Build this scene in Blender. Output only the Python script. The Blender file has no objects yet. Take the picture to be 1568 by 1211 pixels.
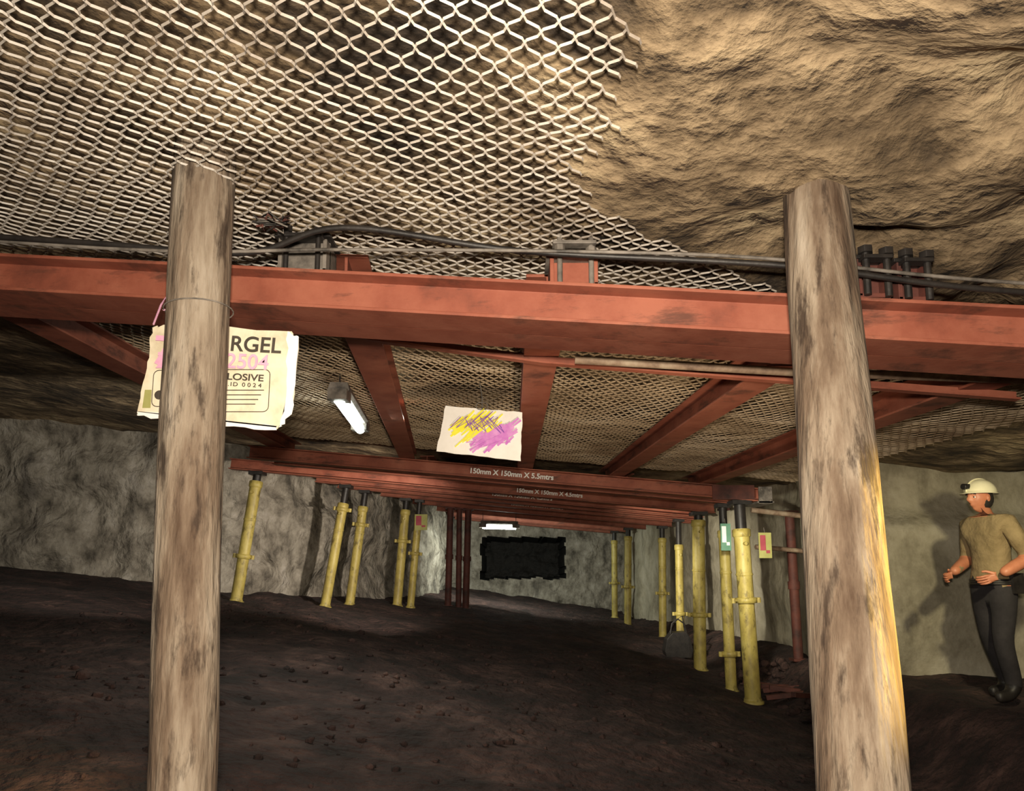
import bpy, bmesh, math, random
from mathutils import Vector, Matrix, noise
random.seed(4)
H=1.4
scene=bpy.context.scene
# ------------------------------------------------------------ layout surfaces
def sstep(a,b,x):
    t=max(0,min(1,(x-a)/(b-a))); return t*t*(3-2*t)
def floor_z(x,y):
    z=H-1.315-.148*x+.03*y
    k=sstep(2.95,3.7,x)
    z=z*(1-k)+(H-1.05)*k
    return z
def beam_z(x,y): return H+.915-.09*x+.025*y      # underside of the cross beams
def P(x,y,dz=0): return Vector((x,y,beam_z(x,y)+dz))
def F(x,y,dz=0): return Vector((x,y,floor_z(x,y)+dz))

# ------------------------------------------------------------ materials
def mat(name,cols,scale=5,rough=.75,bump=.3,bscale=30,metal=0,stretch=(1,1,1),detail=8,emit=None,dist=.02,lo=.32,hi=.70,dirt=None):
    m=bpy.data.materials.new(name); m.use_nodes=True
    nt=m.node_tree; n=nt.nodes; l=nt.links
    b=n['Principled BSDF']; b.inputs['Roughness'].default_value=rough; b.inputs['Metallic'].default_value=metal
    tc=n.new('ShaderNodeTexCoord'); mp=n.new('ShaderNodeMapping'); mp.inputs['Scale'].default_value=stretch
    l.new(tc.outputs['Object'],mp.inputs[0])
    t=n.new('ShaderNodeTexNoise'); t.inputs['Scale'].default_value=scale; t.inputs['Detail'].default_value=detail; t.inputs['Roughness'].default_value=.65
    l.new(mp.outputs[0],t.inputs['Vector'])
    r=n.new('ShaderNodeValToRGB'); e=r.color_ramp.elements
    k=len(cols)
    while len(e)<k: e.new(.5)
    for i,c in enumerate(cols):
        e[i].position=lo+(hi-lo)*i/max(1,k-1); e[i].color=(*c,1)
    l.new(t.outputs[0],r.inputs[0]); out=r.outputs[0]
    if dirt:   # (scale, stretch, colour, threshold, amount)
        mp2=n.new('ShaderNodeMapping'); mp2.inputs['Scale'].default_value=dirt[1]; l.new(tc.outputs['Object'],mp2.inputs[0])
        t3=n.new('ShaderNodeTexNoise'); t3.inputs['Scale'].default_value=dirt[0]; t3.inputs['Detail'].default_value=6; t3.inputs['Roughness'].default_value=.7
        l.new(mp2.outputs[0],t3.inputs['Vector'])
        mr=n.new('ShaderNodeMapRange'); mr.inputs['From Min'].default_value=dirt[3]; mr.inputs['From Max'].default_value=dirt[3]+.12; mr.inputs['To Max'].default_value=dirt[4]
        l.new(t3.outputs[0],mr.inputs['Value'])
        mx=n.new('ShaderNodeMix'); mx.data_type='RGBA'; l.new(mr.outputs[0],mx.inputs['Factor']); l.new(out,mx.inputs['A']); mx.inputs['B'].default_value=(*dirt[2],1)
        out=mx.outputs['Result']
    l.new(out,b.inputs['Base Color'])
    if bump:
        t2=n.new('ShaderNodeTexNoise'); t2.inputs['Scale'].default_value=bscale; t2.inputs['Detail'].default_value=6
        l.new(mp.outputs[0],t2.inputs['Vector'])
        bp=n.new('ShaderNodeBump'); bp.inputs['Strength'].default_value=bump; bp.inputs['Distance'].default_value=dist
        l.new(t2.outputs[0],bp.inputs['Height']); l.new(bp.outputs[0],b.inputs['Normal'])
    if emit:
        b.inputs['Emission Color'].default_value=(*emit[0],1); b.inputs['Emission Strength'].default_value=emit[1]
    return m
M={}
M['red']=mat('red_oxide_steel',[(.14,.038,.022),(.27,.075,.042),(.35,.115,.068)],scale=3,rough=.7,bump=.25,bscale=40,dist=.004,lo=.25,hi=.65,dirt=(5,(.5,.5,2),(.07,.028,.018),.54,.75))
M['redd']=mat('dark_red_steel',[(.03,.012,.01),(.10,.03,.022),(.16,.045,.03)],scale=4,rough=.7,bump=.2,dist=.005)
M['yel']=mat('yellow_prop_paint',[(.26,.20,.06),(.45,.36,.09),(.58,.49,.16)],scale=6,rough=.5,bump=.15,dist=.004,stretch=(1,1,.5),dirt=(9,(1,1,.6),(.10,.075,.03),.54,.8))
M['blk']=mat('black_steel',[(.008,.007,.007),(.03,.025,.022)],scale=8,rough=.5,bump=.1)
M['wood']=mat('weathered_timber',[(.065,.038,.022),(.14,.098,.066),(.25,.20,.148),(.35,.30,.24)],scale=5,rough=.9,bump=.8,bscale=24,stretch=(1.5,1.5,.22),dist=.02,lo=.32,hi=.66,dirt=(17,(1,1,.22),(.03,.017,.01),.52,.85))
M['wall']=mat('whitewashed_rock',[(.08,.07,.056),(.23,.205,.165),(.38,.345,.285),(.50,.46,.40)],scale=3.2,rough=.95,bump=1,bscale=6,dist=.14,stretch=(1,1,.7),lo=.32,hi=.68,dirt=(1.3,(1.2,1.2,.35),(.08,.072,.066),.55,.6))
M['wallr']=mat('whitewashed_rib',[(.20,.175,.12),(.42,.38,.28),(.56,.52,.41)],scale=1.3,rough=.95,bump=.6,bscale=6,dist=.06,dirt=(1.5,(1,1,.4),(.14,.12,.075),.56,.6))
M['floor']=mat('coal_dust_floor',[(.014,.007,.006),(.042,.021,.018),(.10,.055,.045)],scale=2.2,rough=.97,bump=1,bscale=9,dist=.14,lo=.36,hi=.68,dirt=(9,(1,1,1),(.012,.006,.006),.56,.7))
M['roof']=mat('roof_rock',[(.03,.02,.012),(.13,.09,.05),(.32,.235,.14),(.46,.36,.22)],scale=1.5,rough=.9,bump=1,bscale=6,dist=.1,lo=.36,hi=.66)
M['wire']=mat('galvanised_wire',[(.20,.165,.135),(.40,.36,.315),(.56,.53,.48)],scale=2.2,rough=.5,bump=0,metal=0)
M['wired']=mat('dusty_wire',[(.22,.15,.09),(.42,.32,.21),(.56,.46,.34)],scale=1.4,rough=.6,bump=0,metal=0)
M['grey']=mat('dirty_grey_steel',[(.04,.035,.03),(.16,.14,.12),(.26,.23,.2)],scale=9,rough=.6,bump=.2,dist=.004)
M['dark']=mat('painted_opening_gloom',[(.006,.005,.004),(.02,.016,.013)],bump=.6,bscale=5,dist=.1)  # near-black colour paints in the darkness of the far opening
M['card']=mat('cardboard',[(.48,.40,.27),(.70,.62,.46),(.78,.72,.58)],scale=5,rough=.9,bump=.1,dist=.002)
M['white']=mat('white_board',[(.78,.76,.72),(.9,.88,.85)],scale=6,rough=.7,bump=0)
M['paintw']=mat('white_paint',[(.75,.73,.7),(.88,.86,.83)],rough=.7,bump=0)
M['ink']=mat('dark_print',[(.03,.025,.02),(.09,.07,.05)],rough=.8,bump=0)
M['pink']=mat('pink_marker',[(.66,.30,.46),(.78,.45,.58)],scale=20,rough=.8,bump=0)
M['purple']=mat('purple_marker',[(.55,.14,.58),(.76,.36,.74)],scale=14,rough=.8,bump=0)
M['violet']=mat('violet_marker',[(.16,.05,.35),(.28,.10,.45)],scale=14,rough=.8,bump=0)
M['yink']=mat('yellow_marker',[(.88,.80,.01),(.95,.90,.10)],scale=14,rough=.8,bump=0)
M['tube']=mat('lit_fluorescent_tube',[(.9,.95,.9),(1,1,1)],bump=0,emit=((.92,1,.90),14))
M['green']=mat('green_paint',[(.07,.20,.13),(.14,.28,.20)],bump=0)
M['redp']=mat('red_paint',[(.25,.03,.05),(.38,.07,.09)],bump=0)
M['yb']=mat('yellow_board',[(.26,.25,.07),(.38,.37,.13)],bump=0)
M['skin']=mat('skin',[(.42,.15,.08),(.55,.22,.12)],scale=12,rough=.5,bump=.05)
M['shirt']=mat('khaki_shirt',[(.18,.13,.06),(.31,.23,.12)],scale=6,rough=.9,bump=.8,bscale=9,dist=.04)
M['trou']=mat('dark_trousers',[(.012,.01,.012),(.03,.026,.028)],scale=6,rough=.9,bump=.4,bscale=9,dist=.03)
M['hat']=mat('helmet_shell',[(.66,.62,.42),(.78,.74,.54)],scale=5,rough=.35,bump=0)
M['hair']=mat('dark_hair',[(.01,.007,.005),(.02,.015,.01)],rough=.8)
M['eyew']=mat('eye_white',[(.7,.68,.65),(.8,.78,.75)],bump=0,rough=.3)
M['pipe']=mat('rusty_pipe',[(.08,.045,.03),(.22,.15,.10),(.35,.28,.2)],scale=8,rough=.7,bump=.2,dist=.004)

# ------------------------------------------------------------ mesh helper
class B:
    def __init__(s): s.v=[];s.f=[];s.m=[];s.sm=[];s.mats=[]
    def mi(s,k):
        if k not in s.mats: s.mats.append(k)
        return s.mats.index(k)
    def add(s,vs,fs,k,smooth=False):
        o=len(s.v); s.v+= [tuple(v) for v in vs]; i=s.mi(k)
        for f in fs: s.f.append([a+o for a in f]); s.m.append(i); s.sm.append(smooth)
    def box(s,c,size,k,rot=None):
        hx,hy,hz=[a/2 for a in size]; c=Vector(c)
        vs=[Vector((x,y,z)) for x in(-hx,hx) for y in(-hy,hy) for z in(-hz,hz)]
        if rot is not None: vs=[rot@v for v in vs]
        s.add([c+v for v in vs],[(0,1,3,2),(4,6,7,5),(0,4,5,1),(2,3,7,6),(0,2,6,4),(1,5,7,3)],k)
    def extr(s,prof,p0,p1,up,k):
        p0=Vector(p0);p1=Vector(p1);a=(p1-p0).normalized(); side=a.cross(Vector(up)).normalized(); u=side.cross(a).normalized()
        n=len(prof); vs=[p+side*x+u*z for p in(p0,p1) for x,z in prof]
        fs=[(i,(i+1)%n,n+(i+1)%n,n+i) for i in range(n)]
        fs+=[tuple(range(n))[::-1],tuple(range(n,2*n))]
        s.add(vs,fs,k)
    def hbeam(s,p0,p1,w,h,k,t=.014,up=(0,0,1)):
        a=w/2; q=t/2*1.0
        pr=[(-a,0),(a,0),(a,t),(q,t),(q,h-t),(a,h-t),(a,h),(-a,h),(-a,h-t),(-q,h-t),(-q,t),(-a,t)]
        s.extr(pr,p0,p1,up,k)
    def angle(s,p0,p1,w,k,t=.01,up=(0,0,1)):
        s.extr([(0,0),(w,0),(w,t),(t,t),(t,w),(0,w)],p0,p1,up,k)
    def tube(s,pts,r,k,n=12,caps=True,smooth=True):
        pts=[Vector(p) for p in pts]
        rs=r if isinstance(r,(list,tuple)) else [r]*len(pts)
        vs=[];ref=None
        for i,p in enumerate(pts):
            d=(pts[min(i+1,len(pts)-1)]-pts[max(i-1,0)]).normalized()
            if ref is None:
                ref=Vector((1,0,0)) if abs(d.x)<.8 else Vector((0,1,0))
            x=(ref-d*ref.dot(d)).normalized(); ref=x; y=d.cross(x)
            for j in range(n):
                t=2*math.pi*j/n; vs.append(p+(x*math.cos(t)+y*math.sin(t))*rs[i])
        fs=[]
        for i in range(len(pts)-1):
            for j in range(n):
                fs.append((i*n+j,i*n+(j+1)%n,(i+1)*n+(j+1)%n,(i+1)*n+j))
        s.add(vs,fs,k,smooth)
        if caps:
            s.add(vs[:n],[tuple(range(n))[::-1]],k); s.add(vs[-n:],[tuple(range(n))],k)
    def cyl(s,p0,p1,r,k,n=16): s.tube([p0,p1],r,k,n)
    def sphere(s,c,r,k,n=16,sc=(1,1,1)):
        c=Vector(c);vs=[];fs=[];m=n//2
        for i in range(m+1):
            a=math.pi*i/m
            for j in range(n):
                b=2*math.pi*j/n; vs.append(c+Vector((math.sin(a)*math.cos(b)*r*sc[0],math.sin(a)*math.sin(b)*r*sc[1],math.cos(a)*r*sc[2])))
        for i in range(m):
            for j in range(n): fs.append((i*n+j,(i+1)*n+j,(i+1)*n+(j+1)%n,i*n+(j+1)%n))
        s.add(vs,fs,k,True)
    def obj(s,name,parent=None,bevel=0,recalc=True,origin=None):
        me=bpy.data.meshes.new(name)
        o0=Vector(origin) if origin is not None else Vector((0,0,0))
        me.from_pydata([tuple(Vector(v)-o0) for v in s.v],[],s.f)
        for k in s.mats: me.materials.append(M[k])
        me.polygons.foreach_set('material_index',s.m); me.polygons.foreach_set('use_smooth',s.sm)
        me.update()
        if recalc:
            bm=bmesh.new(); bm.from_mesh(me); bmesh.ops.recalc_face_normals(bm,faces=bm.faces); bm.to_mesh(me); bm.free()
        o=bpy.data.objects.new(name,me); scene.collection.objects.link(o); o.location=o0
        if parent: o.parent=parent
        if bevel:
            bv=o.modifiers.new('b','BEVEL'); bv.width=bevel; bv.segments=2; bv.limit_method='ANGLE'
        return o
def empty(name,loc=(0,0,0)):
    e=bpy.data.objects.new(name,None); e.location=loc; e.empty_display_size=.1; scene.collection.objects.link(e); return e
def text(name,body,size,loc,rot,k,parent,ext=.001,bold=0,sx=1):
    c=bpy.data.curves.new(name,'FONT'); c.body=body; c.size=size; c.extrude=ext; c.offset=bold
    o=bpy.data.objects.new(name+'_t',c); scene.collection.objects.link(o)
    bpy.context.view_layer.update()
    me=bpy.data.meshes.new_from_object(o.evaluated_get(bpy.context.evaluated_depsgraph_get()))
    bpy.data.objects.remove(o)
    me.materials.clear(); me.materials.append(M[k])
    q=bpy.data.objects.new(name,me); scene.collection.objects.link(q)
    q.parent=parent; q.location=Vector(loc)-Vector(parent.location); q.rotation_euler=rot; q.scale=(sx,1,1)
    return q

# ------------------------------------------------------------ shell
def fr(x,y,z,o=5): return noise.fractal(Vector((x,y,z)),1.0,2.0,o)
def grid(name,x0,x1,y0,y1,st,fn,k):
    nx=int((x1-x0)/st)+1; ny=int((y1-y0)/st)+1
    vs=[(x0+i*st,y0+j*st,fn(x0+i*st,y0+j*st)) for j in range(ny) for i in range(nx)]
    fs=[(j*nx+i,j*nx+i+1,(j+1)*nx+i+1,(j+1)*nx+i) for j in range(ny-1) for i in range(nx-1)]
    b=B(); b.add(vs,fs,k,True); return b.obj(name,recalc=False)
def fz(x,y):
    return floor_z(x,y)+.07*fr(x*.8,y*.8,3,5)+.03*fr(x*3.2,y*3.2,1,4)
grid('floor',-12.5,9,-4,27,.09,fz,'floor')
def cz(x,y):
    n=fr(x*.55,y*.55,7,6)
    r=noise.ridged_multi_fractal(Vector((x*.7,y*1.1,2)),1,2,4,.9,2)
    z=beam_z(x,y)+.50+.11*n
    if y<3.6: z+= .16*(r-.8)*sstep(.2,1.2,x)
    return max(z,beam_z(x,y)+.385)
grid('ceiling',-12.5,9,-4,27,.09,cz,'roof')

def wall(name,path,k,amp=.16,st=.14,recess=None,nv=30,ledge=0):
    pts=[Vector((p[0],p[1],0)) for p in path]
    sm=[]
    for i in range(len(pts)-1):
        a=pts[max(0,i-1)];b=pts[i];c=pts[i+1];d=pts[min(len(pts)-1,i+2)]
        n=max(2,int((c-b).length/st))
        for j in range(n):
            t=j/n
            sm.append(.5*((2*b)+(c-a)*t+(2*a-5*b+4*c-d)*t*t+(3*b-a-3*c+d)*t**3))
    sm.append(pts[-1])
    vs=[];deep=[]
    for i,p in enumerate(sm):
        d=(sm[min(i+1,len(sm)-1)]-sm[max(i-1,0)]).normalized(); nn=Vector((-d.y,d.x,0))
        zb=floor_z(p.x,p.y)-.3; zt=beam_z(p.x,p.y)+.75
        for j in range(nv):
            z=zb+(zt-zb)*j/(nv-1)
            w=amp*fr(p.x*.9,p.y*.9,z*1.1,5)+amp*.5*fr(p.x*.35+5,p.y*.35,z*.4,2)
            w+=amp*.35*abs(fr(p.x*2.2,p.y*2.2,z*1.2,3))
            if ledge and p.y<7.85: w+= ledge*sstep(H+.45,H+.75,z+.12*noise.noise(Vector((p.x*1.2,1,0))))*-1
            q=p+nn*w; dd=recess(q.x,z) if recess else 0
            deep.append(dd>0); vs.append((q.x,q.y+dd,z))
    f1=[];f2=[]
    for i in range(len(sm)-1):
        for j in range(nv-1):
            f=(i*nv+j,(i+1)*nv+j,(i+1)*nv+j+1,i*nv+j+1)
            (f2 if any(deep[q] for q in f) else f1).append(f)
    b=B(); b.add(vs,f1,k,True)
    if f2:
        ix=b.mi('dark')  # recess faces take the painted darkness instead of the wall colour
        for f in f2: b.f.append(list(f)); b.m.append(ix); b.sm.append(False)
    return b.obj(name,recalc=False)
wall('wall_left',[(-12.3,9.6),(-9,10.4),(-6.9,10.9),(-4.9,11.5),(-3.75,12.6),(-2.9,14.5),(-2.25,16.5),(-2.0,19),(-2.1,22.6)],'wall',.26,st=.09,nv=40)
wall('wall_right',[(8.8,7.4),(6,7.5),(4.3,7.6),(3.75,7.9),(3.85,9.5),(3.95,11),(3.7,13.5),(3.5,17),(3.25,20),(3.3,22.6)],'wallr',.08,nv=44,ledge=.28)
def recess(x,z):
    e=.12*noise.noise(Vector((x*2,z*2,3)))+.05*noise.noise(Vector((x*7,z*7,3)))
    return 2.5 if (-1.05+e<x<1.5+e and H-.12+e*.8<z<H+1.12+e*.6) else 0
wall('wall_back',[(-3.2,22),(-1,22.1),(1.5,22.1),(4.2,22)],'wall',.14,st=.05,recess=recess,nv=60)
wall('wall_front',[(-12.3,-3.7),(8.8,-3.7)],'wall',.1,st=.3)
wall('wall_side_left',[(-12.2,-3.8),(-12.2,9.8)],'wall',.1,st=.3)
wall('wall_side_right',[(8.7,-3.8),(8.7,7.6)],'wallr',.1,st=.3)

# ------------------------------------------------------------ wire mesh
def mz(x,y): return beam_z(x,y)+.35+.022*noise.noise(Vector((x*1.1,y*1.1,0)))+.012*noise.noise(Vector((x*5,y*5,4)))
def keep(x,y):
    if y<2.35: return x<.25+.08*noise.noise(Vector((x*3,y*3,0)))
    if y<3.3: return x < .22+(y-2.35)*1.5+.06*noise.noise(Vector((x*3,y*3,0)))
    return True
def wire_mesh(name,x0,x1,panels):
    b=B()
    for (ya,yb,w,a,bb,k) in panels:
        vs=[];fs=[]
        nj=int((yb-ya)/(bb/2)); ni=int((x1-x0)/a)
        def node(i,j):
            x=x0+i*a+(j%2)*a/2; y=ya+j*bb/2
            dx=.3*a*noise.noise(Vector((x*2.5,y*2.5,9))); dy=.3*bb*noise.noise(Vector((x*3,y*3,19)))
            return Vector((x+dx,y+dy,mz(x,y)))
        for j in range(nj):
            for i in range(ni):
                for s in (0,1):
                    i2=i+ (s if j%2 else s-1)
                    p=node(i,j); q=node(i2,j+1)
                    if not keep(p.x,p.y): continue
                    dd=(q-p); m1=p+Vector((dd.x*.16,dd.y*.32,dd.z*.3)); m2=p+Vector((dd.x*.84,dd.y*.68,dd.z*.7))
                    chain=[p,m1,m2,q]
                    o=len(vs); up=Vector((0,0,w*.9))
                    d=dd.normalized(); sd=d.cross(Vector((0,0,1))).normalized()*w/2
                    for c in chain: vs+= [c-sd,c+sd,c-up]
                    for t in range(3):
                        a0=o+3*t; b0=a0+3
                        fs+=[(a0,b0,b0+2,a0+2),(a0+2,b0+2,b0+1,a0+1),(a0+1,b0+1,b0,a0)]
        b.add(vs,fs,k)
    return b.obj(name,recalc=False)
wire_mesh('wire_roof_mesh',-3.3,3.6,[(.6,3.3,.0068,.080,.088,'wire'),(3.3,9.0,.009,.070,.135,'wired')])

# ------------------------------------------------------------ beams
def fy(x): return 3.03-.09*x
for off in (-.09,-.285):
    b=B(); p0=P(-3.9,fy(-3.9)+off); p1=P(3.9,fy(3.9)+off)
    b.hbeam(p0,p1,.185,.16,'red'); b.obj('steel_cross_beam',bevel=.003,origin=(p0+p1)/2)
beams=[((-3.35,8.82),(3.0,8.56)),((-3.2,9.3),(2.95,9.15)),((-4.3,10.6),(3.0,10.75)),((-3.3,11.65),(3.1,11.8)),((-3.15,12.5),(3.2,12.6)),((-2.6,13.6),(3.35,13.5)),((-2.2,15.1),(3.3,15.1)),((-1.9,17),(3.1,17)),((-1.8,19.2),(2.95,19.2)),((-1.8,20.9),(2.9,20.9))]
for (a,c) in beams:
    p0=P(*a);p1=P(*c); b=B(); b.hbeam(p0,p1,.17,.16,'red')
    b.obj('steel_cross_beam',bevel=.003,origin=(p0+p1)/2)
for (a,c) in [((-2.75,2.75),(-3.0,9.5)),((-.74,2.95),(-1.42,9.4)),((.14,2.98),(.11,9.4)),((1.38,2.95),(1.2,9.4)),((2.42,2.75),(2.3,9.4)),((-1.2,9.5),(-1.3,21.3)),((.1,9.5),(0,21.3)),((1.5,9.5),(1.4,21.3))]:
    p0=P(*a,.165);p1=P(*c,.165); b=B(); b.hbeam(p0,p1,.19,.165,'red'); b.obj('steel_roof_girder',bevel=.003,origin=(p0+p1)/2)
b=B(); b.angle(P(-.9,3.72,.17),P(.14,3.72,.12),.05,'red'); b.angle(P(.14,3.72,.12),P(2.6,3.62,.12),.05,'red'); b.obj('steel_angle_bar')
b=B()
b.tube([(.3,3.5,H+1.08),(1.4,3.45,H+1.0),(2.6,3.35,H+.93),(4,3.2,H+.8)],.022,'pipe'); b.obj('roof_pipe')

b=B(); b.box(P(2.98,8.46,.08),(.16,.02,.2),'grey'); b.box(P(2.6,8.46,.08),(.5,.015,.17),'redd'); b.box(P(2.98,8.7,-.01),(.2,.5,.02),'grey')
for dx in(-.05,.05):
    for dz in(.02,.14): b.cyl(P(2.98+dx,8.46,dz),P(2.98+dx,8.43,dz),.014,'grey',8)
b.obj('steel_end_plate')

def lettering(name,body,size,x,y,dz):
    e=empty(name,P(x,y,dz)); text('letters',body,size,P(x,y,dz),(math.radians(90),math.atan(.09),math.radians(-1.8)),'paintw',e,bold=.0025)
lettering('beam_lettering','150mm X 150mm X 5.5mtrs',.088,-.57,8.59,.045)
lettering('beam_lettering','150mm X 150mm X 4.5mtrs',.085,.0,10.56,.04)
lettering('beam_lettering','150mm X 150mm X 4.5mtrs',.085,-.4,11.58,.04)
lettering('beam_lettering','150mm X 150mm X 4.5mtrs',.085,-.1,13.42,.04)

# ------------------------------------------------------------ clamps over the front beam
def clamp(x,y,k1,k2,w=.19,tall=.14,rod=.24,rr=.011):
    b=B(); z=.165
    b.box(P(x,y,z+.008),(w,.16,.016),k1); b.box(P(x-w/2+.008,y,z+tall/2),(.016,.16,tall),k1); b.box(P(x+w/2-.008,y,z+tall/2),(.016,.16,tall),k1)
    b.box(P(x,y-.02,z+tall/2),(w,.014,tall),k1)
    b.box(P(x,y,z+tall+.006),(w+.03,.18,.014),k2)
    for dx in(-.3*w,.35*w):
        b.cyl(P(x+dx,y-.1,z+.0),P(x+dx,y-.1,z+rod),rr,k2,8)
        b.cyl(P(x+dx,y-.1,z+tall+.01),P(x+dx,y-.1,z+tall+.035),rr*2,k2,6)
    b.box(P(x,y-.1,z+rod-.035),(w*.9,.05,.014),k2)
    b.obj('girder_clamp',bevel=.002,origin=P(x,y,z))
clamp(-.88,2.86,'grey','blk',.2,.15,.18); clamp(.23,2.76,'red','grey',.19,.12,.2); clamp(1.34,2.62,'redd','blk',.12,.15,.18,.014); clamp(1.49,2.62,'redd','blk',.12,.15,.18,.014)
def cable(name,pts,r,k='blk'):
    c=[];pts=[Vector(p) for p in pts]
    for i in range(len(pts)-1):
        a=pts[max(0,i-1)];b_=pts[i];c_=pts[i+1];d=pts[min(len(pts)-1,i+2)]
        for j in range(8):
            t=j/8; c.append(.5*((2*b_)+(c_-a)*t+(2*a-5*b_+4*c_-d)*t*t+(3*b_-a-3*c_+d)*t**3))
    c.append(pts[-1]); b=B(); b.tube(c,r,k,8); return b.obj(name)
cable('power_cable',[(-3.2,2.66,H+1.40),(-1.69,2.62,H+1.28),(-1.06,2.63,H+1.24),(-.656,2.56,H+1.31),(.024,2.57,H+1.22),(1.0,2.48,H+1.12),(1.72,2.46,H+1.02),(3,2.46,H+.94)],.012)
cable('power_cable',[(-3.2,2.72,H+1.42),(-1.5,2.62,H+1.25),(-.7,2.6,H+1.24),(.2,2.53,H+1.20),(.9,2.5,H+1.16),(1.7,2.47,H+1.06),(3,2.48,H+.98)],.007,'grey')
b=B()
for i in range(6):
    pts=[]
    for j in range(8):
        pts.append(Vector((-.93+random.uniform(-.07,.07),2.56+random.uniform(-.04,.04),H+1.33+random.uniform(-.025,.03))))
    b.tube(pts,.004,['grey','blk','redd'][i%3],5)
b.obj('wire_tangle')

# ------------------------------------------------------------ timber posts
def post(name,p0,p1,r0,r1,seed):
    p0=Vector(p0);p1=Vector(p1);n=48;m=110;vs=[];o=p0.copy()
    d=(p1-p0)
    for i in range(m+1):
        t=i/m;c=p0+d*t;r=r0+(r1-r0)*t
        c=c+Vector((.014*noise.noise(Vector((t*2.5,seed,0))),.014*noise.noise(Vector((t*2.5,seed,5))),0))
        for j in range(n):
            a=2*math.pi*j/n
            rr=r*(1+.04*noise.noise(Vector((math.cos(a)*1.2,math.sin(a)*1.2,t*5+seed)))+.03*noise.noise(Vector((math.cos(a)*6,math.sin(a)*6,t*6+seed)))+.012*noise.noise(Vector((math.cos(a)*14,math.sin(a)*14,t*14+seed))))
            vs.append(c+Vector((math.cos(a)*rr,math.sin(a)*rr,0)))
    fs=[(i*n+j,i*n+(j+1)%n,(i+1)*n+(j+1)%n,(i+1)*n+j) for i in range(m) for j in range(n)]
    fs+=[tuple(range(n))[::-1],tuple(range(m*n,(m+1)*n))]
    b=B(); b.add(vs,fs,'wood',True); return b.obj(name,origin=o)
post('timber_post',F(-1.06,2.38,-.04),(-1.15,2.44,cz(-1.15,2.44)+.02),.101,.107,1)
post('timber_post',F(.945,2.0,-.04),(1.05,2.34,cz(1.05,2.34)+.05),.130,.106,8)
b=B(); 
ring=[Vector((-1.128+.114*math.cos(a),2.43+.114*math.sin(a),H+.93+.008*math.cos(a))) for a in [i*math.pi/12 for i in range(25)]]
b.tube(ring,.0025,'grey',6); 
b.tube([ring[13],(-1.24,2.5,H+.95),(-1.25,2.45,H+1.0),(-1.3,2.5,H+.98),(-1.36,2.57,H+.93)],.004,'pink',6)
b.obj('binding_wire')

# ------------------------------------------------------------ hydraulic props
def prop(foot,top,r=.08,ext=.32,collar=.35):
    f=F(*foot,-.03); tz=beam_z(*top)-.002; t=Vector((top[0],top[1],tz)); d=(t-f); L=d.length; u=d.normalized()
    s=u.cross(Vector((0,1,0))).normalized(); w=s.cross(u)
    b=B()
    at=lambda h:f+u*h
    b.tube([at(0),at(.03),at(.035),at(.06)],[r*1.25,r*1.25,r*1.05,r],'yel',20)
    b.cyl(at(.05),at(L-ext),r*.93,'yel',20)
    b.tube([at(L-ext-.1),at(L-ext-.09),at(L-ext-.01),at(L-ext)],[r*.95,r*1.08,r*1.08,r*.8],'yel',20)
    b.cyl(at(L-ext),at(L-.05),r*.66,'blk',16)
    b.box(at(L-.025),(r*2.3,r*2.3,.05),'blk')
    for c in(-1,1):
        for e in (-1,1): b.box(at(L-.02)+s*c*r+w*e*r,(.025,.025,.04),'blk')
    hc=L*collar
    b.tube([at(hc-.035),at(hc-.03),at(hc+.03),at(hc+.035)],[r,r*1.22,r*1.22,r],'yel',20)
    b.cyl(at(hc)-s*r*1.5,at(hc)+s*r*1.5,.018,'yel',8)
    b.cyl(at(hc)-s*r*1.5-u*.03,at(hc)-s*r*1.5+u*.03,.026,'yel',8); b.cyl(at(hc)+s*r*1.5-u*.03,at(hc)+s*r*1.5+u*.03,.026,'yel',8)
    hv=L-ext-.18
    b.cyl(at(hv),at(hv)-w*r*1.5,.022,'yel',8)
    b.tube([at(L*.62),at(L*.62+.02),at(L*.62+.04)],[r*.93,r*1.03,r*.93],'yel',20)
    return b.obj('hydraulic_prop',origin=f)
prop((-4.11,10.6),(-3.88,10.6),.09,.14)
prop((-3.08,11.65),(-2.79,11.65),.085,.30,.8)
prop((-2.88,12.5),(-2.66,12.5),.085,.28,.7)
prop((-2.23,13.55),(-2.1,13.6),.09,.22,.6)
prop((-2.0,13.7),(-1.85,13.65),.075,.3,.5)
prop((2.78,8.62),(2.71,8.6),.10,.34,.5)
prop((2.70,9.2),(2.67,9.17),.075,.34,.2)
prop((2.72,10.8),(2.76,10.75),.10,.12,.35)
prop((2.85,12.6),(2.88,12.6),.075,.45,.3)
prop((3.05,15.1),(3.1,15.1),.085,.25,.4)
prop((2.62,17.0),(2.68,17.0),.09,.2,.4)
prop((2.62,19.2),(2.65,19.2),.085,.25,.4)
def dprop(x,y,r,tilt=0):
    b=B(); f=F(x,y,-.03); t=P(x+tilt,y,0)
    b.cyl(f,t,r,'redd',14); b.box(f+Vector((0,0,.03)),(r*3,r*3,.03),'redd'); b.box(t-Vector((0,0,.02)),(r*3,r*3,.03),'redd')
    m=(f+t)/2; b.cyl(m-Vector((0,0,.05)),m+Vector((0,0,.05)),r*1.25,'redd',14)
    b.obj('steel_prop',origin=f)
dprop(-1.42,15.1,.07,.03); dprop(-1.2,15.1,.06); dprop(-1.05,15.1,.07,.04); dprop(2.85,9.75,.045)
dprop(3.6,9.3,.06,-.02)

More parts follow.
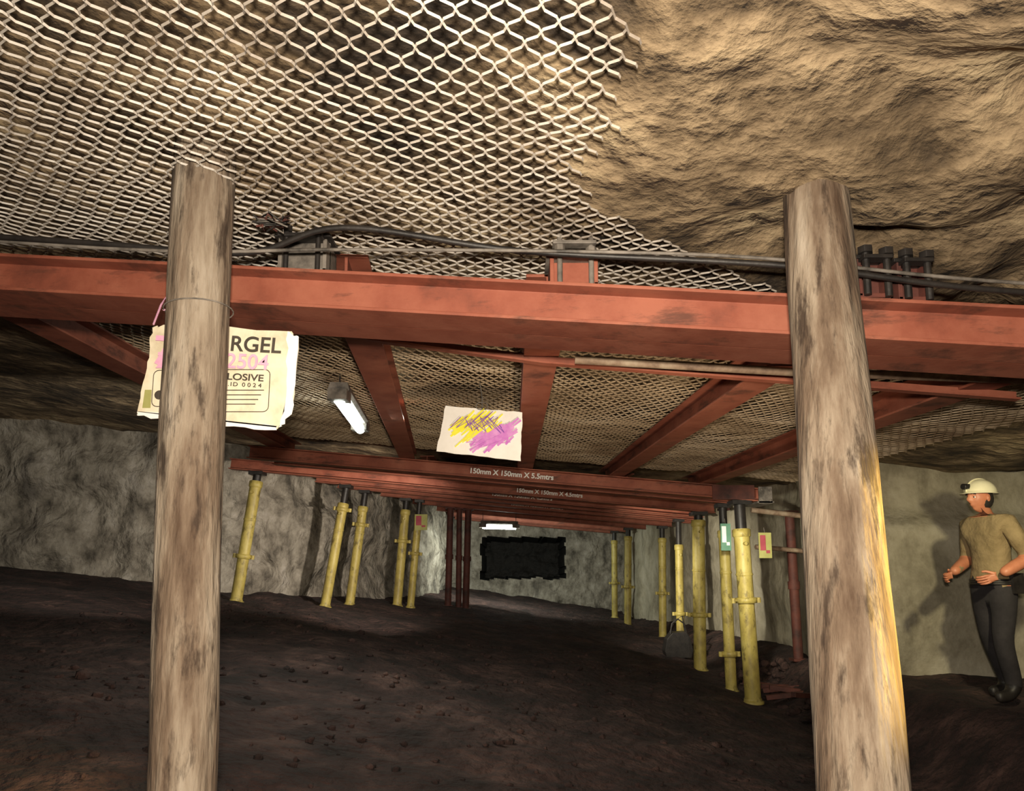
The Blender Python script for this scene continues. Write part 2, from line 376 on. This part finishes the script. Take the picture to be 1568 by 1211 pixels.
# ------------------------------------------------------------ lamps
def lamp(p0,p1,w,hang):
    p0=Vector(p0);p1=Vector(p1);e=empty('fluorescent_lamp',(p0+p1)/2)
    b=B();o=e.location
    up=Vector((0,0,1)); a=(p1-p0).normalized()
    pr=[(-w/2,0),(-w*.35,-w*.12),(w*.35,-w*.12),(w/2,0),(w*.4,w*.35),(-w*.4,w*.35)]
    b.extr([(x,z+.0) for x,z in pr],p0-a*.05,p1+a*.05,up,'grey')
    for q in (p0,p1):
        b.box(q-up*w*.25,(w*.9,w*.9,w*.5),'grey')
        b.cyl(q+up*w*.3,q+up*hang,.006,'blk',6)
    ob=b.obj('housing',origin=o); ob.parent=e; ob.location=(0,0,0)
    b=B(); b.tube([p0-up*w*.38,p1-up*w*.38],w*.28,'tube',12); ob=b.obj('lit_tube',origin=o); ob.parent=e; ob.location=(0,0,0)
    return e
lamp((-1.33,5.23,H+1.37),(-1.47,6.6,H+1.42),.16,.12)
lamp((-.78,16.8,H+1.19),(.0,16.8,H+1.17),.19,.25)

# ------------------------------------------------------------ signs
def ragged(pts,jit,n=14,seed=0):
    r=random.Random(seed);out=[]
    for i in range(len(pts)):
        a=Vector(pts[i]);c=Vector(pts[(i+1)%len(pts)])
        for j in range(n):
            p=a.lerp(c,j/n)
            if j: p+=Vector((r.uniform(-jit,jit),r.uniform(-jit,jit)))
            out.append(p)
    return out
def board(bl,pts,y,t,k,tilt=0):
    vs=[(p[0],y+tilt*(p[0]),p[1]) for p in pts]+[(p[0],y+t+tilt*p[0],p[1]) for p in pts]; n=len(pts)
    bl.add(vs,[tuple(range(n)),tuple(range(2*n-1,n-1,-1))]+[(i,n+i,n+(i+1)%n,(i+1)%n) for i in range(n)],k)
e=empty('cardboard_sign',(-1.13,2.62,H+.74))
b=B(); board(b,ragged([(-1.39,H+.935),(-1.3,H+.955),(-.86,H+.92),(-.83,H+.89),(-.845,H+.60),(-.895,H+.54),(-1.425,H+.60),(-1.40,H+.8)],.006,7,2),2.62,.006,'card'); ob=b.obj('board',origin=e.location); ob.parent=e; ob.location=(0,0,0)
b=B()
board(b,ragged([(-.87,H+.92),(-.828,H+.895),(-.842,H+.595),(-.888,H+.545),(-.87,H+.62)],.007,8,3),2.616,.003,'paintw')
board(b,ragged([(-1.42,H+.605),(-1.2,H+.582),(-.895,H+.55),(-.9,H+.535),(-1.2,H+.56),(-1.42,H+.59)],.005,8,5),2.616,.003,'paintw')
ob=b.obj('torn_edge',origin=e.location); ob.parent=e; ob.location=(0,0,0)
R90=(math.radians(90),math.radians(3),0)
text('print_title','RGEL',.084,(-1.088,2.612,H+.842),R90,'ink',e,bold=.0012,sx=1.0)
text('print_title','ENE',.084,(-1.245,2.612,H+.850),R90,'ink',e,bold=.0012,sx=1.0)
text('print_number','2504',.082,(-1.10,2.612,H+.775),R90,'pink',e,bold=.001)
text('print_pink','7',.16,(-1.38,2.612,H+.79),R90,'pink',e,bold=.003)
text('print_pink','z',.13,(-1.36,2.611,H+.775),R90,'pink',e,bold=.002)
text('print_explosive','EXPLOSIVE',.036,(-1.17,2.612,H+.733),R90,'ink',e,bold=.0005,sx=1.25)
text('print_line_1','1.1D  0 0 2 4',.022,(-1.10,2.612,H+.705),R90,'ink',e,sx=1.2)
b=B()
def rect(b,x0,z0,x1,z1,y,w,k):
    r=.02; pts=[]
    for cx,cz_,a0 in((x1-r,z1-r,0),(x0+r,z1-r,90),(x0+r,z0+r,180),(x1-r,z0+r,270)):
        for q in range(5):
            a=math.radians(a0+q*22.5); pts.append(Vector((cx+r*math.cos(a),y,cz_+r*math.sin(a))))
    pts.append(pts[0]); b.tube(pts,w,k,4,caps=False)
rect(b,-1.37,H+.625,-1.2,H+.765,2.615,.0015,'ink'); rect(b,-1.16,H+.605,-.93,H+.768,2.615,.0015,'ink')
for i in range(4): b.box((-1.05,2.615,H+.688-i*.018),(.2-.02*i,.002,.003),'ink')
b.sphere((-1.345,2.617,H+.67),.018,'ink',12,(1,.1,1)); b.sphere((-1.27,2.617,H+.67),.012,'ink',12,(1,.1,1))
board(b,[(-1.405,H+.62),(-1.375,H+.62),(-1.375,H+.69),(-1.40,H+.69)],2.617,.002,'yb')
ob=b.obj('print_box',origin=e.location); ob.parent=e; ob.location=(0,0,0)

e=empty('hanging_sign_board',(-.25,4.95,H+.99))
b=B(); board(b,ragged([(-.50,H+1.19),(.045,H+1.14),(.035,H+.79),(-.56,H+.86)],.004,10,7),4.95,.012,'white')
rect(b,-.28,H+1.16,-.2,H+1.21,4.945,.003,'grey')
b.tube([(-.24,4.95,H+1.16),(-.24,4.97,H+1.25),(-.26,5.0,H+1.37)],.004,'grey',6)
ob=b.obj('board',origin=e.location); ob.parent=e; ob.location=(0,0,0)
YY=[4.9465]
def strokes(b,pts,w,k):
    for i in range(len(pts)-1):
        YY[0]-=.00012; y=YY[0]
        a=Vector((pts[i][0],y,pts[i][1])); c=Vector((pts[i+1][0],y,pts[i+1][1])); d=(c-a).normalized(); s=Vector((-d.z,0,d.x))*w/2; e_=d*w*.4
        b.add([a-e_-s,c+e_-s,c+e_+s,a-e_+s],[(0,1,2,3)],k)
def zig(cx,cz_,rx,rz,n,sl,seed):
    r=random.Random(seed);o=[]
    for i in range(n):
        t=i/(n-1)*2-1; h=math.sqrt(max(.05,1-t*t)); sg=1 if i%2 else -1
        L=rz*h*r.uniform(.5,1.25)*sg
        o.append((cx+t*rx+L*sl+r.uniform(-.02,.02),cz_+L+r.uniform(-.018,.018)))
    return o
b=B()
strokes(b,zig(-.33,H+1.06,.12,.07,34,1.0,3),.013,'yink')
strokes(b,zig(-.27,H+1.02,.16,.10,20,1.2,13),.008,'yink')
strokes(b,zig(-.17,H+.95,.12,.08,34,1.1,5),.013,'purple')
strokes(b,zig(-.11,H+.99,.09,.07,20,1.3,15),.012,'purple')
strokes(b,zig(-.2,H+.915,.15,.04,14,2.2,25),.006,'purple')
strokes(b,zig(-.28,H+1.07,.15,.06,17,1.2,9),.004,'violet')
strokes(b,zig(-.22,H+1.04,.13,.06,15,-.7,19),.004,'violet')
ob=b.obj('scribble',origin=e.location,recalc=False); ob.parent=e; ob.location=(0,0,0)
def notice(x,y,z,w,h,base,c2):
    b=B(); b.box((x,y,z),(w,.012,h),base); b.box((x-w*.18,y-.009,z+h*.1),(w*.42,.006,h*.6),c2); b.box((x+w*.2,y-.008,z-h*.25),(w*.3,.004,h*.12),c2)
    b.cyl((x,y,z+h/2),(x,y+.02,z+h/2+.06),.004,'grey',6)
    b.obj('notice_board',origin=(x,y,z))
notice(2.95,8.46,H+.34,.15,.30,'yb','redp'); notice(2.50,8.5,H+.44,.12,.32,'green','white')
notice(-1.80,13.5,H+.98,.24,.30,'yb','redp')

# ------------------------------------------------------------ bag, pipes, rubble
x,y=2.66,12.0; z=floor_z(x,y); b=B()
pr=[(-.2,0),(.2,0),(.23,.12),(.19,.32),(.12,.42),(-.1,.4),(-.19,.3),(-.23,.1)]
b.extr([(p[0],p[1]) for p in pr],(x,y-.13,z),(x,y+.13,z),(0,0,1),'blk')
b.tube([(x-.13,y-.1,z+.38),(x-.1,y-.1,z+.55),(x,y-.1,z+.62),(x+.1,y-.1,z+.55),(x+.14,y-.1,z+.38)],.014,'blk',8)
b.tube([(x-.1,y+.1,z+.38),(x-.02,y+.1,z+.58),(x+.12,y+.1,z+.66),(x+.16,y+.1,z+.38)],.014,'blk',8)
b.obj('tool_bag',bevel=.03,origin=(x,y,z))
cable('water_pipe',[(2.95,8.9,H+.80),(3.3,8.9,H+.76),(3.75,8.85,H+.70)],.035,'pipe')
cable('water_pipe',[(3.0,8.95,H+.34),(3.4,9.0,H+.31),(3.72,9.0,H+.28)],.03,'pipe')
b=B()
for i in range(90):
    x=random.uniform(2.95,3.5); y=random.uniform(7.6,10.5)
    r=random.uniform(.02,.08); z=floor_z(x,y)
    n0=len(b.v); b.sphere((x,y,z+r*.3),r,'floor',8,(random.uniform(.8,1.4),random.uniform(.8,1.4),random.uniform(.5,.9)))
    for q in range(n0,len(b.v)):
        v=Vector(b.v[q]); b.v[q]=tuple(v+Vector((1,1,1))*r*.3*noise.noise(v*18))
for i in range(6):
    x=random.uniform(3.05,3.3);y=random.uniform(8,9.2);a=random.uniform(-.5,.5);z=floor_z(x,y)+.09
    b.box((x,y,z),(random.uniform(.4,.6),.07,.05),'redd',Matrix.Rotation(a,3,'Z')@Matrix.Rotation(random.uniform(-.2,.2),3,'Y'))
b.obj('rubble_heap')
b=B()
for i in range(800):
    x=random.uniform(-4.5,2.4); y=random.uniform(2.2,10.2); r=random.uniform(.008,.032)*(1.6 if random.random()<.08 else 1)
    z=fz(x,y); n0=len(b.v)
    b.sphere((x,y,z+r*.2),r,'floor',6,(random.uniform(.8,1.5),random.uniform(.8,1.5),random.uniform(.5,.9)))
    for q in range(n0,len(b.v)):
        v=Vector(b.v[q]); b.v[q]=tuple(v+Vector((1,.6,1))*r*.5*noise.noise(v*40))
b.obj('coal_lumps',recalc=False)

# ------------------------------------------------------------ miner (local: facing -Y, z=0 at soles)
def skin(name,nodes,edges,mats,lab,sub=2,root=0):
    me=bpy.data.meshes.new(name); me.from_pydata([n[0] for n in nodes],edges and [(a,b) for a,b,_ in edges],[])
    o=bpy.data.objects.new(name,me); scene.collection.objects.link(o)
    md=o.modifiers.new('s','SKIN'); md.use_smooth_shade=True
    lay=me.skin_vertices[0]
    for i,n in enumerate(nodes):
        r=n[1]; r=r if isinstance(r,tuple) else (r,r)
        lay.data[i].radius=r; lay.data[i].use_root=(i==root)
    sb=o.modifiers.new('u','SUBSURF'); sb.levels=sub; sb.render_levels=sub
    bpy.context.view_layer.update()
    m2=bpy.data.meshes.new_from_object(o.evaluated_get(bpy.context.evaluated_depsgraph_get()))
    bpy.data.objects.remove(o)
    m2.materials.clear()
    for k in mats: m2.materials.append(M[k])
    segs=[(Vector(nodes[a][0]),Vector(nodes[b][0]),l) for a,b,l in edges]
    for p in m2.polygons:
        c=p.center;best=1e9;bl=0
        for a,b_,l in segs:
            ab=b_-a;t=max(0,min(1,(c-a).dot(ab)/ab.length_squared));d=(a+ab*t-c).length
            if d<best: best=d;bl=l
        p.material_index=bl; p.use_smooth=True
    q=bpy.data.objects.new(name,m2); scene.collection.objects.link(q); return q
mp=empty('miner',(4.09,6.2,floor_z(4.05,6.2)+.0))
mp.rotation_euler=(0,0,math.radians(-78)); mp.scale=(1.06,1.06,1.06)
N=[((0,.02,.90),(.165,.125)),((0,.03,1.08),(.155,.12)),((0,.02,1.25),(.175,.125)),((0,.02,1.38),(.155,.105)),((0,.0,1.47),(.065,.065)),((0,-.02,1.56),(.055,.055)),
     ((.19,.02,1.40),(.08,.08)),((.26,.12,1.12),(.06,.065)),((.23,-.13,.99),(.040,.042)),
     ((-.19,.02,1.40),(.08,.08)),((-.26,.06,1.12),(.06,.065)),((-.18,-.19,1.0),(.040,.042)),
     ((.10,.02,.80),(.10,.105)),((.12,-.06,.47),(.072,.077)),((.12,.02,.12),(.06,.065)),((.12,-.04,.055),(.05,.05)),((.125,-.17,.045),(.045,.035)),
     ((-.10,.02,.80),(.10,.105)),((-.11,.06,.47),(.072,.077)),((-.12,.20,.12),(.06,.065)),((-.12,.14,.055),(.05,.05)),((-.125,.02,.045),(.045,.035))]
E=[(0,1,0),(1,2,0),(2,3,0),(3,4,0),(4,5,2),(3,6,0),(6,7,0),(7,8,2),(3,9,0),(9,10,0),(10,11,2),
     (0,12,1),(12,13,1),(13,14,1),(14,15,3),(15,16,3),(0,17,1),(17,18,1),(18,19,1),(19,20,3),(20,21,3)]
body=skin('body',N,E,['shirt','trou','skin','blk'],0); body.parent=mp
for p in body.data.polygons:
    c=p.center
    if p.material_index==2 and c.z<1.44 and abs(c.x)<.165 and c.y>-.13: p.material_index=0
def hand(w,d,side,name):
    w=Vector(w);d=Vector(d).normalized(); s=Vector((side,0,0)); s=(s-d*s.dot(d)).normalized()
    up=Vector((0,0,1)); up=(up-d*up.dot(d)).normalized(); inn=-s
    nodes=[(tuple(w),(.026,.026)),(tuple(w+d*.05),(.02,.036))]; ed=[(0,1,0)]
    for i,(o,L) in enumerate([(.028,.075),(.010,.085),(-.010,.08),(-.028,.062)]):
        k=len(nodes)
        nodes+=[(tuple(w+d*.085+up*o),.0105),(tuple(w+d*(.085+L*.45)+up*o+inn*.008),.0095),(tuple(w+d*(.085+L*.7)+up*o+inn*.03),.009),(tuple(w+d*(.085+L*.72)+up*o+inn*.05),.0075)]
        ed+=[(1,k,0),(k,k+1,0),(k+1,k+2,0),(k+2,k+3,0)]
    k=len(nodes)
    nodes+=[(tuple(w+d*.035+up*.035+inn*.01),.0125),(tuple(w+d*.065+up*.055+inn*.025),.011),(tuple(w+d*.09+up*.058+inn*.04),.009)]
    ed+=[(0,k,0),(k,k+1,0),(k+1,k+2,0)]
    h=skin(name,nodes,ed,['skin'],0,2); h.parent=mp
hand((.225,-.15,.98),(-.3,-1,-.35),1,'hand_left'); hand((-.175,-.21,.99),(.35,-1,-.3),-1,'hand_right')
b=B(); hc=Vector((0,-.035,1.615)); n=40; m=30; vs=[];fs=[]
for i in range(m+1):
    a=math.pi*i/m
    for j in range(n):
        t=2*math.pi*j/n
        x=math.sin(a)*math.cos(t); y=math.sin(a)*math.sin(t); z=math.cos(a)
        X=x*.076; Y=y*.098; Z=z*.122
        if z<-.1:
            k=1-.35*((-z-.1)/.9); X*=k
            if y<0: Y*=1-.12*(-z)
            else: Y*=1-.45*(-z)
        f=max(0,-y)
        Y-= .030*math.exp(-(X/.011)**2-((Z+.022)/.02)**2)*f + .014*math.exp(-(X/.009)**2-((Z-.005)/.022)**2)*f
        Y-= .010*math.exp(-(X/.022)**2-((Z+.062)/.009)**2)*f*(1+.5*math.sin(Z*600))
        Y-= .012*math.exp(-(X/.022)**2-((Z+.10)/.014)**2)*f
        Y-= .008*math.exp(-((abs(X)-.025)/.02)**2-((Z-.025)/.010)**2)*f
        Y+= .014*math.exp(-((abs(X)-.03)/.014)**2-((Z-.003)/.012)**2)*f
        vs.append(hc+Vector((X,Y,Z)))
for i in range(m):
    for j in range(n): fs.append((i*n+j,(i+1)*n+j,(i+1)*n+(j+1)%n,i*n+(j+1)%n))
b.add(vs,fs,'skin',True)
for sx in(-1,1):
    b.sphere(hc+Vector((sx*.03,-.074,.003)),.012,'eyew',12); b.sphere(hc+Vector((sx*.031,-.084,.003)),.006,'hair',10)
    b.tube([hc+Vector((sx*.014,-.096,.028)),hc+Vector((sx*.03,-.096,.033)),hc+Vector((sx*.05,-.082,.026))],.005,'hair',6)
    b.sphere(hc+Vector((sx*.078,.008,-.005)),.03,'skin',14,(.3,.62,1.05)); b.sphere(hc+Vector((sx*.084,.004,-.005)),.017,'skin',12,(.3,.6,1))
b.sphere(hc+Vector((0,.025,-.005)),.094,'hair',20,(.86,.9,1.05))
ob=b.obj('head',recalc=False); ob.parent=mp
b=B(); vs=[];fs=[];n=36;m=10
for i in range(m+1):
    a=math.pi/2*i/m
    for j in range(n):
        t=2*math.pi*j/n; vs.append(hc+Vector((math.sin(a)*math.cos(t)*.108,.01+math.sin(a)*math.sin(t)*.134,.040+math.cos(a)*.115)))
for j in range(n):
    t=2*math.pi*j/n; f=1.1+.22*max(0,-math.sin(t)); vs.append(hc+Vector((math.cos(t)*.108*1.1,.01+math.sin(t)*.134*f,.032)))
for i in range(m+1):
    for j in range(n): fs.append((i*n+j,(i+1)*n+j,(i+1)*n+(j+1)%n,i*n+(j+1)%n))
b.add(vs,fs,'hat',True)
b.tube([hc+Vector((0,.136*math.cos(t)+.01,.040+.115*math.sin(t)+.004)) for t in [math.pi*q/16 for q in range(17)]],.007,'hat',6)
b.box(hc+Vector((0,-.122,.09)),(.05,.03,.04),'blk'); b.cyl(hc+Vector((0,-.12,.09)),hc+Vector((0,-.155,.09)),.024,'blk',14)
ob=b.obj('safety_helmet',recalc=False); ob.parent=mp
sd=ob.modifiers.new('s','SOLIDIFY'); sd.thickness=.003
b=B()
ring=[Vector((.172*math.cos(t),.02+.135*math.sin(t),.93)) for t in [2*math.pi*q/28 for q in range(29)]]
for dz in(-.015,0,.015): b.tube([r+Vector((0,0,dz)) for r in ring],.011,'blk',6)
b.box((-.0,.17,.93),(.16,.06,.12),'blk'); b.box((.18,.06,.92),(.05,.1,.16),'blk')
ob=b.obj('belt'); ob.parent=mp

# ------------------------------------------------------------ lights
def area(name,loc,target,size,power,col,sy=None):
    l=bpy.data.lights.new(name,'AREA'); l.energy=power; l.color=col; l.size=size
    if sy: l.shape='RECTANGLE'; l.size_y=sy
    o=bpy.data.objects.new(name,l); scene.collection.objects.link(o); o.location=loc
    o.rotation_euler=(Vector(target)-Vector(loc)).to_track_quat('-Z','Y').to_euler(); return o
def spot(name,loc,target,power,col,ang,blend=1,rad=.05):
    l=bpy.data.lights.new(name,'SPOT'); l.energy=power; l.color=col; l.spot_size=math.radians(ang); l.spot_blend=blend; l.shadow_soft_size=rad
    o=bpy.data.objects.new(name,l); scene.collection.objects.link(o); o.location=loc
    o.rotation_euler=(Vector(target)-Vector(loc)).to_track_quat('-Z','Y').to_euler(); return o
area('camera_flash',(.0,-.05,H+.19),(0,6,H+.95),.10,170,(1,.87,.70))
area('lamp_light',(-1.4,5.9,H+1.27),(-1.2,5.95,H),.12,35,(.95,1,.86),1.3)
area('lamp_light',(-.4,16.7,H+1.02),(-.4,19,H),.7,110,(.95,1,.86),.1)
spot('fill_spot',(-.6,8.0,H+.5),(-3.6,12.6,H+.35),760,(1,.88,.74),70)  # this and following spots: unseen fills added to brighten walls, no fixtures
spot('fill_spot',(-3.2,6.2,H+1.1),(-7.2,11,H+.3),260,(1,.93,.80),85)
spot('fill_spot',(1.0,10.0,H+.4),(3.7,13.5,H-.2),520,(1,.92,.74),70)
spot('fill_spot',(1.9,6.6,H+.4),(3.8,9.6,H-.2),280,(1,.92,.72),64)
spot('fill_spot',(3.2,4.2,H+.75),(5.0,7.5,H-.3),200,(1,.88,.56),70)
spot('fill_spot',(.6,2.4,H-.9),(.7,6.2,H+1.3),280,(1,.80,.56),86,1,.2)  # added upward fill near the floor, brightens roof panels, no fixture
spot('cap_lamp_beam',(2.5,2.0,H+.25),(1.0,2.12,H-.05),600,(1,.66,.16),36,.8,.03)
w=bpy.data.worlds.new('w'); scene.world=w; w.use_nodes=True
w.node_tree.nodes['Background'].inputs[0].default_value=(.02,.017,.014,1)
try: scene.view_settings.view_transform='Standard'
except Exception: pass

cam=bpy.data.cameras.new('camera'); co=bpy.data.objects.new('camera',cam); scene.collection.objects.link(co)
co.location=(0,0,H); co.rotation_euler=(math.radians(97.8),0,0); cam.sensor_width=36; cam.lens=25.03; cam.shift_y=.0794; cam.shift_x=-.0038; cam.clip_start=.05
scene.camera=co
